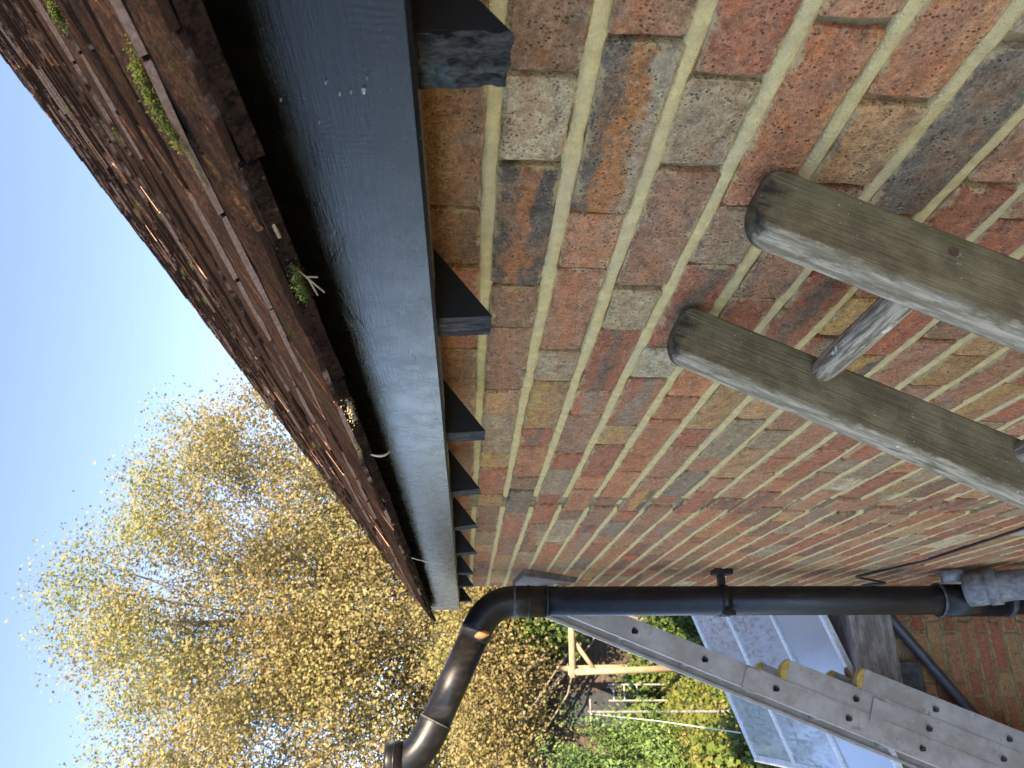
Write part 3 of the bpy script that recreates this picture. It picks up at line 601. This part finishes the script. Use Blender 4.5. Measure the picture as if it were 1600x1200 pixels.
# ------------------------------------------------------------------ wooden ladder against the wall
wl = empty('wooden_ladder', (-.6, .7, GZ)); tag(wl, 'old brown wooden ladder with worn pale edges leaning on brick wall', 'ladder')
ldir = Vector((-.405, 0, -.914)).normalized(); lout = Vector((-.914, 0, .405)).normalized()
def rail_mesh(th):
    # side view: x across the depth (0.034 = outer edge), z along the rail (0 = top end)
    hd = .034; L = 2.98; prof = []
    for a in range(0, 91, 15): prof.append((hd - .024 + .024 * math.sin(R(a)), -.024 + .024 * math.cos(R(a))))
    prof = [(hd - .036 + .036 * math.sin(R(a)), -.024 + .024 * math.cos(R(a))) for a in range(0, 91, 15)]
    for q in range(1, 41): prof.append((hd, -.024 - (L - .024) * (q / 40) ** 1.5))
    lft = [(-hd + .022 - .022 * math.sin(R(a)), -.020 + .020 * math.cos(R(a))) for a in range(0, 91, 15)]
    for q in range(1, 41): lft.append((-hd, -.020 - (L - .020) * (q / 40) ** 1.5))
    pts = prof + lft[::-1]; n = len(pts); V, F = [], []
    for (yy, ins) in ((0, .0035), (.0012, .001), (.0035, 0), (th - .005, 0), (th - .0015, .0015), (th, .005)):
        for i, (x, z) in enumerate(pts):
            a, b = Vector(pts[i - 1]), Vector(pts[(i + 1) % n]); t = (b - a).normalized(); nn = Vector((-t.y, t.x)) if True else None
            V.append((x - (-nn.x) * -ins * -1 if False else x + nn.x * ins * SGN, yy + .0006 * mnoise.noise((x * 40, z * 6, yy)), z + nn.y * ins * SGN))
    for r_ in range(5):
        for i in range(n): F.append((r_*n+i, r_*n+(i+1) % n, (r_+1)*n+(i+1) % n, (r_+1)*n+i))
    # side faces as strips between the two long edges
    for base, flip in ((0, False), (5 * n, True)):
        h = n // 2
        for i in range(h - 1):
            f = (base + i, base + i + 1, base + n - 2 - i, base + n - 1 - i); F.append(f if not flip else f[::-1])
    return V, F
SGN = -1
def place_rail(y, x, z, th):
    V, F = rail_mesh(th); me = mesh('rail', V, F, [M['rail']]); bm = bmesh.new(); bm.from_mesh(me); bmesh.ops.recalc_face_normals(bm, faces=bm.faces); bm.to_mesh(me); bm.free()
    o = bpy.data.objects.new('rail', me); link(o, wl)
    o.matrix_world = Matrix.Translation(Vector((x, y, z)) - Vector(wl.location)) @ Matrix((lout, Vector((0, 1, 0)), -ldir)).transposed().to_4x4()
    o.rotation_mode = 'QUATERNION'; return o
R1Y, R2Y = .568, .838
c1 = Vector((.4525, 0, -.274)) + lout * .034; 
place_rail(R1Y, .4265, -.258, .038); place_rail(R2Y, .4255, -.251, .040)
rg0 = Vector((.367, 0, -.428)); 
for k in range(11):
    p = rg0 + ldir * .2505 * k
    if p.z < GZ + .1: break
    pts = [(p.x, R1Y + .012, p.z), (p.x, R1Y + .055, p.z), (p.x, (R1Y + R2Y) / 2, p.z), (p.x, R2Y - .03, p.z), (p.x, R2Y - .002, p.z), (p.x, R2Y + .02, p.z)]
    o = part(MB().tube(pts, [.0150, .0155, .0165, .0160, .0145, .0135], 20).obj('rung', M['rung'], wl, True))
    if k == 0: part(MB().tube([(p.x, R1Y - .0002, p.z), (p.x, R1Y + .01, p.z)], [.0052, .0056], 14).obj('rung_pin', M['rust'], wl, True))

# ------------------------------------------------------------------ triple aluminium ladder beyond the soil pipe
al = empty('aluminium_ladder', (-.65, 3.3, GZ)); tag(al, 'grey aluminium triple extension ladder with yellow end caps', 'ladder')
adir = Vector((-.1128, 0, -.2857)).normalized(); aout = Vector((-adir.z * -1, 0, adir.x * -1)).normalized()
if aout.x > 0: aout = -aout
AY = 3.30; AS = .3045
d0 = Vector((.252, 0, -.699))
DR = .0185
DPRO = [(DR * 1.15 * math.cos(R(a)), DR * 1.15 * math.sin(R(a))) for a in range(-60, 61, 15)] + [(-DR * .55, DR * .62), (-DR * .75, DR * .35), (-DR * .75, -DR * .35), (-DR * .55, -DR * .62)]
def arail(c0, t0, t1, y, inward, holes):
    """channel: web pierced by the rung ends, flanges run inward"""
    m = MB(); s = inward; q8 = [(3,2,1,0),(4,5,6,7),(0,1,5,4),(1,2,6,5),(2,3,7,6),(3,0,4,7)]
    pt = lambda t, a, b: Vector((0, y + s * b, 0)) + c0 + aout * a + adir * t
    def bar(a0, a1, b0, b1, u0, u1): m.add([pt(t, a, b) for t in (u0, u1) for a, b in ((a0, b0), (a1, b0), (a1, b1), (a0, b1))], q8)
    for (a0, a1, b0, b1) in ((.0415, .0455, .0, .030), (-.0455, -.0415, .0, .030), (.0335, .0415, .026, .030), (-.0415, -.0335, .026, .030)): bar(a0, a1, b0, b1, t0, t1)
    cur = t0; W = .0415; H = .03
    for h in holes:
        bar(-W, W, .0005, .0035, cur, h - H); cur = h + H; n = len(DPRO)
        for b in (.0005, .0035):
            V = [pt(h - p, q, b) for p, q in DPRO]
            for p, q in DPRO:
                k = min(H / max(abs(p), 1e-6), W / max(abs(q), 1e-6)); V.append(pt(h - p * k, q * k, b))
            crn = [(H, W), (-H, W), (-H, -W), (H, -W)]; V += [pt(h - p, q, b) for p, q in crn]; F = []
            side = lambda p, q: 0 if H / max(abs(p), 1e-6) < W / max(abs(q), 1e-6) else 1
            for i in range(n):
                j = (i + 1) % n; F.append((i, j, n + j, n + i)); si, sj = side(*DPRO[i]), side(*DPRO[j])
                if si != sj:
                    p = DPRO[i] if si == 0 else DPRO[j]; q = DPRO[j] if si == 0 else DPRO[i]
                    ci = [k for k, (a_, b_) in enumerate(crn) if a_ * p[0] > 0 and b_ * q[1] > 0][0]; F.append((n + i, n + j, 2 * n + ci))
            m.add(V, F)
    bar(-W, W, .0005, .0035, cur, t1)
    return m.obj('rail', M['alu'], al)
def dtube(c, y0, y1, r_=.0155, th=.002):
    ax, bx = adir, aout; pro = DPRO
    n = len(pro); V, F = [], []
    for (y, s) in ((y0, 1), (y1, 1), (y1, .8), (y0, .8)):
        V += [c + Vector((0, y, 0)) - ax * (a * s) + bx * (b * s) for a, b in pro]
    for r4 in range(4):
        for i in range(n): F.append((r4*n+i, r4*n+(i+1) % n, ((r4+1) % 4)*n+(i+1) % n, ((r4+1) % 4)*n+i))
    m = MB().add(V, F)
    return m.obj('rung', M['alu'], al)
for sec, (off, tt, yy) in enumerate(((0, -.43, 0.0), (-.083, .624, .003), (-.166, .93, .006))):
    base = d0 - aout * 0 + aout * off
    tend = (GZ + .01 - base.z) / adir.z - sec * .03
    sh_ = (0, .015, .03)[sec]; hs = [k * AS + sh_ for k in range(-10, 14) if tt + .06 < k * AS + sh_ < tend - .08]
    part(arail(base, tt, tend, AY + yy, 1, hs)); part(arail(base, tt, tend, AY + yy + .36 - sec * .02, -1, []))
    for h in hs: part(dtube(base + adir * h, AY + yy - .0025, AY + yy + .357 - sec * .02))
    if sec:
        for yv in (AY + yy - .003, AY + yy + .325 - sec * .02):
            m = MB(); pts = [(.047 * math.cos(a), .030 * math.sin(a)) for a in [math.pi * i / 8 for i in range(9)]]
            V = [base + Vector((0, yv + dy, 0)) + aout * a + adir * (tt + .012 - b) for dy in (0, .036) for a, b in pts]; n = 9
            m.add(V, [tuple(range(n))[::-1], tuple(n + i for i in range(n))] + [(i, (i+1) % n, n + (i+1) % n, n + i) for i in range(n)])
            part(bevel(m.obj('end_cap', M['yellow'], al), .003))
# sliding brackets joining the sections
for t, off in ((.50, .015), (1.02, -.06)):
    m = MB(); c = d0 + aout * off + adir * t
    for (a0, a1, t0, t1, b0, b1) in ((-.055, .04, -.03, .03, -.006, -.001),):
        V = [Vector((0, AY + b, 0)) + c + aout * a + adir * q for q in (t0, t1) for a, b in ((a0, b0), (a1, b0), (a1, b1), (a0, b1))]
        m.add(V, [(3,2,1,0),(4,5,6,7),(0,1,5,4),(1,2,6,5),(2,3,7,6),(3,0,4,7)])
    part(bevel(m.obj('slide_bracket', M['alu'], al), .002))

# ------------------------------------------------------------------ outbuilding wall, oak beam and lean-to glass roof
ob = empty('brick_outbuilding', (.2, 3.8, GZ)); tag(ob, 'low red brick outbuilding wall below the glass roof', 'outbuilding')
OY = 3.72
obw = part(MB().box((-.62, OY + .006, GZ), (1.1, OY + .1, -1.965)).obj('wall', M['back'], ob))
rows2 = []
zt = -1.968; rr = 0; rnd2 = random.Random(3)
PK2 = ['orange'] * 9 + ['red'] * 6 + ['pink'] * 5 + ['tan'] * 4 + ['greyb']
while zt - .065 > GZ:
    x = -.62 - (.06 if rr % 2 else 0) + .004; i = rr
    while x < 1.1:
        ln = (.215 if i % 2 == 0 else .102); xa, xb = max(x, -.62), min(x + ln, 1.1)
        if xb - xa > .03: rows2.append(((xa + xb) / 2, zt - .0325, xb - xa, .064, rnd2.choice(PK2), rnd2.uniform(-.001, .002)))
        x += ln + .0105; i += 1
    zt -= .0755; rr += 1
# brick frame: local -x -> world -y ; local y -> world x
lay_bricks(obw, rows2, Matrix.Translation((0, OY, 0)) @ Matrix(((0, 1, 0, 0), (1, 0, 0, 0), (0, 0, 1, 0), (0, 0, 0, 1))), None, 220, lambda b: abs(b[0] - .2) + abs(b[1] + 2.2), 'bricks_remaining')
bevel(part(MB().box((.05, 3.60, -1.905), (1.1, 3.80, -1.762)).obj('wall_plate', M['beam'], ob)), .008)
bevel(part(MB().box((.045, 3.615, -1.972), (1.1, 3.80, -1.908)).obj('lower_plate', M['beam'], ob)), .006)
bevel(part(MB().box((.0, 3.635, -2.085), (.145, OY + .01, -1.975)).obj('pad_stone', M['soil'], ob)), .006)
wp = tag(MB().tube([(.42, 3.66, -1.905 - .02), (.352, 3.655, -1.975), (-.049, 3.655, -2.268), (-.35, 3.655, -2.49), (-.36, 3.655, GZ)], .024, 20).obj('waste_pipe', M['waste'], None, True), 'dark grey plastic waste pipe running diagonally down the outbuilding wall', 'pipe')
lt = empty('glass_lean_to', (.1, 4.6, GZ)); tag(lt, 'lean-to glass roof with white glazing bars beside the house', 'glass roof')
gs = .37; gz = lambda x: -1.80 + gs * x
XL, XR = -.37, 1.6; bars = [5.56, 4.89, 4.22, 3.66]
def slab(x0, x1, y0, y1, th, up=0): 
    return MB().add([(x, y, gz(x) + up + t) for t in (0, th) for x, y in ((x0, y0), (x1, y0), (x1, y1), (x0, y1))], [(0,3,2,1),(4,5,6,7),(0,1,5,4),(1,2,6,5),(2,3,7,6),(3,0,4,7)])
ed = bars + [3.62]
for i in range(3): part(slab(XL + .01, XR, bars[i+1] + .012, bars[i] - .012, .005).obj('glass_pane', M['poly'], lt))
for i, y in enumerate(bars): part(slab(XL - .005, XR, y - .0175, y + .0175, .026, -.008).obj('glazing_bar', M['white'], lt))
part(MB().box((XL - .03, bars[3] - .02, gz(XL) - .05), (XL + .012, bars[0] + .02, gz(XL) + .012)).obj('eaves_bar', M['white'], lt))
for y in bars: part(MB().box((XL - .022, y - .018, GZ), (XL + .008, y + .018, gz(XL) - .05)).obj('post', M['white'], lt))
for i in range(3): part(MB().box((XL - .012, bars[i+1] + .02, GZ + .6), (XL - .004, bars[i] - .02, gz(XL) - .052)).obj('side_pane', M['poly'], lt))
for i in range(1): part(MB().box((XL - .02, bars[3], GZ), (XL + .006, bars[0], GZ + .6)).obj('plinth', M['far'], lt))
part(MB().box((XR, 3.5, GZ), (XR + .1, 6.0, gz(XR) + .1)).obj('rear_wall', M['far'], lt))
tag(MB().tube([(-.045, 3.83, gz(-.045) + .005), (-.05, 3.78, gz(-.05) + .03), (-.052, 3.70, gz(-.05) + .055)], [.03, .034, .02], 12).obj('flint_stone', M['soil'], None, True), 'small dark stone sitting on the glass roof behind the ladder', 'stone')

# ------------------------------------------------------------------ garden: frame, shed, rack, washing line
fr = empty('log_frame', (.6, 11, GZ)); tag(fr, 'peeled log swing frame standing on the lawn before the shed', 'frame')
for a, b, r_ in (((.31, 11, -1.38), (.36, 11, GZ - .05), .042),): part(MB().tube([a, b], [r_, r_ * 1.1], 14).obj('post', M['pine'], fr, True))
part(MB().tube([(.24, 11.0, -1.44), (1.5, 11.0, -1.44)], .045, 14).obj('top_beam', M['pine'], fr, True))
part(MB().tube([(1.45, 11, -1.4), (1.5, 11, GZ - .05)], .045, 14).obj('post', M['pine'], fr, True))
part(MB().tube([(.34, 11.05, -1.75), (.72, 11.05, -1.47)], .03, 12).obj('brace', M['pine'], fr, True))
part(MB().tube([(.36, 11.1, -1.5), (.42, 13.0, -1.5)], .04, 12).obj('side_beam', M['pine'], fr, True)); part(MB().tube([(.42, 13, -1.45), (.46, 13, GZ)], .04, 12).obj('post', M['pine'], fr, True))
sh = empty('garden_shed', (.9, 15, GZ)); tag(sh, 'low dark brown garden shed with felt roof behind the log frame', 'shed')
for i in range(16): 
    z0 = GZ + i * .1; part(MB().box((-.9, 14.0 - rnd.uniform(0, .012), z0 + .004), (2.6, 14.03, z0 + .097)).obj('board', M['brown'], sh))
part(MB().box((-.88, 14.03, GZ), (2.58, 16.2, -1.4)).obj('wall', M['brown'], sh)); part(MB().add([(-1.1, 13.8, -1.42), (2.8, 13.8, -1.42), (2.8, 16.4, -.95), (-1.1, 16.4, -.95), (-1.1, 13.8, -1.36), (2.8, 13.8, -1.36), (2.8, 16.4, -.89), (-1.1, 16.4, -.89)],
     [(0,3,2,1),(4,5,6,7),(0,1,5,4),(1,2,6,5),(2,3,7,6),(3,0,4,7)]).obj('roof', M['dark'], sh)); part(MB().box((-.45, 13.96, GZ), (.1, 13.985, -1.75)).obj('door', M['dark'], sh))
M['rack'] = mat_simple('dull_white_tube', (.22, .22, .21), (.34, .34, .32), 20, .6)
rk = empty('white_rack', (.05, 12.2, GZ)); tag(rk, 'small white tubular rack by the shed door', 'rack')
for x in (-.05, .17): part(MB().tube([(x, 12.2, GZ), (x, 12.2, -2.12)], .013, 8).obj('upright', M['rack'], rk))
for z in (-2.2, -2.36, -2.55): part(MB().tube([(-.05, 12.2, z), (.17, 12.2, z)], .011, 8).obj('crossbar', M['rack'], rk))
wpost = empty('washing_line_post', (-.2, 9, GZ)); tag(wpost, 'slim grey metal washing line post among the shrubs', 'post')
part(MB().tube([(-.15, 9, GZ), (-.15, 9, -1.3)], .014, 10).obj('pole', M['greypipe'], wpost)); part(MB().tube([(-.28, 9, -1.36), (-.02, 9, -1.36)], .011, 8).obj('cross_arm', M['greypipe'], wpost))
tag(MB().tube([(-.17, 9, -1.36), (-.2, 7.4, -1.72), (-.24, 5.9, -1.96)], .004, 6).obj('washing_line', M['white']), 'white washing line strung from the grey post to the glass roof', 'line')

# ------------------------------------------------------------------ vegetation
def leaves(name, C, D, size, mat, parent, val, aspect=.75, kind=None, up=.0):
    """one quad (folded kite) per leaf: C centres (n,3), D preferred normal (n,3)"""
    n = len(C); nrm = D + nrs.normal(0, .75, (n, 3)); nrm /= np.linalg.norm(nrm, axis=1)[:, None] + 1e-9
    t = np.cross(nrm, nrs.normal(0, 1, (n, 3))); t /= np.linalg.norm(t, axis=1)[:, None] + 1e-9; b = np.cross(nrm, t)
    s = (size * nrs.uniform(.6, 1.35, n))[:, None]
    V = np.empty((n, 4, 3)); V[:, 0] = C - t * s * .5; V[:, 1] = C + b * s * aspect * .5 + nrm * s * .12; V[:, 2] = C + t * s * .5; V[:, 3] = C - b * s * aspect * .5 + nrm * s * .12
    me = bpy.data.meshes.new(name); me.vertices.add(n * 4); me.vertices.foreach_set('co', V.astype(np.float32).ravel()); me.loops.add(n * 4); me.loops.foreach_set('vertex_index', np.arange(n * 4, dtype=np.int32))
    me.polygons.add(n); me.polygons.foreach_set('loop_start', np.arange(0, n * 4, 4, dtype=np.int32)); me.polygons.foreach_set('loop_total', np.full(n, 4, np.int32)); me.materials.append(mat); me.update(calc_edges=True)
    at = me.attributes.new('lv', 'FLOAT', 'POINT'); at.data.foreach_set('value', np.repeat(np.clip(val, 0, 1), 4).astype(np.float32))
    o = link(bpy.data.objects.new(name, me), parent)
    if kind: tag(o, kind=kind)
    return part(o) if parent else o

LM = dict(gold=mat_leaf('autumn_leaf', [(.11, .090, .040), (.19, .150, .066), (.28, .228, .098), (.36, .295, .130), (.25, .27, .08)], .4),
          green=mat_leaf('shrub_leaf', [(.025, .05, .012), (.055, .10, .02), (.10, .16, .03), (.15, .19, .04), (.24, .21, .06)], .3),
          conifer=mat_leaf('conifer_leaf', [(.03, .06, .018), (.075, .14, .04), (.13, .22, .065), (.18, .28, .08)], .2), hedge=mat_leaf('hedge_leaf', [(.02, .035, .012), (.04, .06, .018), (.09, .10, .025), (.16, .13, .04)], .25),
          grass=mat_leaf('grass_blade', [(.05, .09, .015), (.10, .15, .025), (.16, .18, .035), (.24, .20, .07), (.30, .17, .06)], .3))

def tree(name, base, h, cen, rad, nclump, per, lsize, label, cat, mat, bias=0, spread=.42, seed=1, thin=0, group=None):
    rg = random.Random(seed); root = empty(name, base); tag(root, label, cat, group); B = Vector(base); Cn = Vector(cen); tips = []
    m = MB(); topz = Cn.z + rad[2] * .75
    tr_top = Vector((Cn.x, Cn.y, topz)); spine = [B.lerp(tr_top, t) + Vector((math.sin(t * 5) * .12, math.cos(t * 4) * .1, 0)) for t in [i / 8 for i in range(9)]]
    r0_ = h * .021; m.tube(spine, [r0_ * (1 - .88 * i / 8) + .01 for i in range(9)], 10)
    part(m.obj('trunk', M['bark'], root, True)); mb = MB()
    while len(tips) < nclump:
        g = Vector([rg.gauss(0, 1) for _ in range(3)]).normalized(); rr_ = rg.random() ** .40
        lump = 1 + .20 * mnoise.noise(g * 2.1 + Vector((seed, 0, 0))) + .12 * mnoise.noise(g * 5.5)
        p = Cn + Vector((g.x * rad[0], g.y * rad[1], g.z * rad[2])) * rr_ * lump
        if p.z < GZ + .5: continue
        if mnoise.noise(p * .55 + Vector((seed * 7, 0, 0))) < -.26 + thin: continue
        tips.append(p)
    for i, p in enumerate(tips):
        if i % 5 == 0:
            t = min(.93, max(.18, (p.z - 1.6 - B.z) / (topz - B.z) - rg.uniform(.05, .2))); s = B.lerp(tr_top, t); mid = s.lerp(p, .5) + Vector((0, 0, -.25 + rg.uniform(-.2, .2)))
            mb.tube([s, mid, p, p + (p - mid) * .25], [.03 * (1 - t * .6), .016, .008, .004], 5, False)
    part(mb.obj('branches', M['bark'], root, True))
    T = np.array([tuple(p) for p in tips]); n = len(T) * per; idx = np.repeat(np.arange(len(T)), per); out = T - np.array(tuple(Cn)); out /= np.linalg.norm(out, axis=1)[:, None] + 1e-6
    C = T[idx] + nrs.normal(0, spread, (n, 3)) + out[idx] * np.abs(nrs.normal(0, spread * .9, n))[:, None]
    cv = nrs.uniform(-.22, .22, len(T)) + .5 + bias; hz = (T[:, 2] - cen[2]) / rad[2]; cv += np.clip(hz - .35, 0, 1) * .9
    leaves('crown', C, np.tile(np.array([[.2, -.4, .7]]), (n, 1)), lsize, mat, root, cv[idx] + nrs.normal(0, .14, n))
    return root
tree('autumn_tree', (1.5, 18.5, GZ), 13, (1.7, 18.5, 2.7), (5.7, 4.0, 5.9), 1350, 270, .068, 'tall golden autumn tree rising behind the roof and garden', 'tree', LM['gold'], .06, .28, 3, -.02)
tree('autumn_tree', (2.3, 13.4, GZ), 5, (.7, 13.4, -.48), (2.4, .7, .66), 200, 170, .055, 'low golden sapling overhanging the shed roof', 'tree', LM['gold'], -.05, .2, 15, -.05)
tree('hedge_tree', (-1.5, 27, GZ), 5, (-1.5, 27, GZ + 2.6), (5.5, 2, 2.7), 220, 90, .16, 'dense dark hedge tree far behind the garden shed', 'tree', LM['hedge'], 0, .5, 31, -.4)


def shrub(name, base, cen, rad, n, lsize, mat, label, cat='shrub', bias=0, aspect=.7, clumps=70, sp_=.16, feather=False, seed=1):
    root = empty(name, base); tag(root, label, cat); rs = np.random.RandomState(seed)
    g = rs.normal(0, 1, (clumps, 3)); g /= np.linalg.norm(g, axis=1)[:, None]; g[:, 2] = np.abs(g[:, 2]) * 1.1 - .25; T = np.array(cen) + g * np.array(rad) * (rs.uniform(.45, 1.05, clumps) ** .6)[:, None]
    idx = rs.randint(0, clumps, n); out = g[idx]
    if feather: l = np.abs(rs.normal(0, sp_ * 1.5, n))[:, None]; C = T[idx] + (out * .6 + np.array([0, 0, .75])) * l + rs.normal(0, sp_ * .28, (n, 3))
    else: C = T[idx] + rs.normal(0, sp_, (n, 3))
    C[:, 2] = np.maximum(C[:, 2], GZ + .02); cv = rs.uniform(-.22, .22, clumps)[idx] + .48 + bias + rs.normal(0, .15, n)
    m = MB()
    for i in range(0, clumps, 3): m.tube([base, tuple((np.array(base) * .4 + T[i] * .6)), tuple(T[i])], [.02, .012, .004], 5, False)
    part(m.obj('stems', M['bark'], root)); leaves('foliage', C, out + np.array([0, -.3, .5]), lsize, mat, root, cv, aspect); return root
shrub('conifer_shrub', (-1.05, 8.4, GZ), (-1.02, 8.4, -1.95), (.68, .7, .95), 26000, .055, LM['conifer'], 'feathery bright green conifer shrub by the washing line post', 'shrub', .1, .35, 90, .17, True, 4)
shrub('leafy_bush', (-.9, 6.8, GZ), (-.85, 6.9, -2.45), (.58, .9, .55), 9000, .07, LM['green'], 'yellow green leafy bush in front of the glass roof', 'bush', .18, .7, 70, .13, False, 5)
shrub('leafy_bush', (-1.9, 7.3, GZ), (-1.9, 7.3, -2.2), (.7, .8, .8), 8000, .07, LM['green'], 'darker green bush beside the conifer shrub', 'bush', -.1, .7, 60, .14, False, 6)
shrub('leafy_bush', (1.0, 9.6, GZ), (1.0, 9.6, -2.6), (.32, .4, .35), 3500, .06, LM['green'], 'dark green bush behind the black soil pipe', 'bush', -.2, .7, 50, .12, False, 7)
shrub('ivy_bush', (1.15, 12.8, GZ), (1.15, 13.0, -1.45), (.30, .3, .75), 3500, .08, LM['green'], 'tall ivy green bush against the shed front', 'bush', -.15, .8, 50, .14, False, 8)
shrub('leafy_bush', (.1, 12.7, GZ), (.0, 12.6, -2.75), (.7, .4, .3), 3500, .06, LM['green'], 'low green bush at the foot of the shed', 'bush', -.05, .7, 40, .1, False, 12)
n = 42000
gx = nrs.uniform(-3.2, 3.5, n); gy = nrs.uniform(6.0, 13.6, n); C = np.stack([gx, gy, GZ + np.abs(nrs.normal(0, .035, n))], 1)
cl = np.array([mnoise.noise((x * 1.1, y * .9, 0)) for x, y in zip(gx, gy)])
tag(leaves('grass_and_leaf_litter', C, np.tile([[0, -.5, .9]], (n, 1)), .075, LM['grass'], None, .42 + .5 * cl + nrs.normal(0, .17, n), .4), 'rough grass scattered with fallen autumn leaves', 'grass', None, 'stuff')
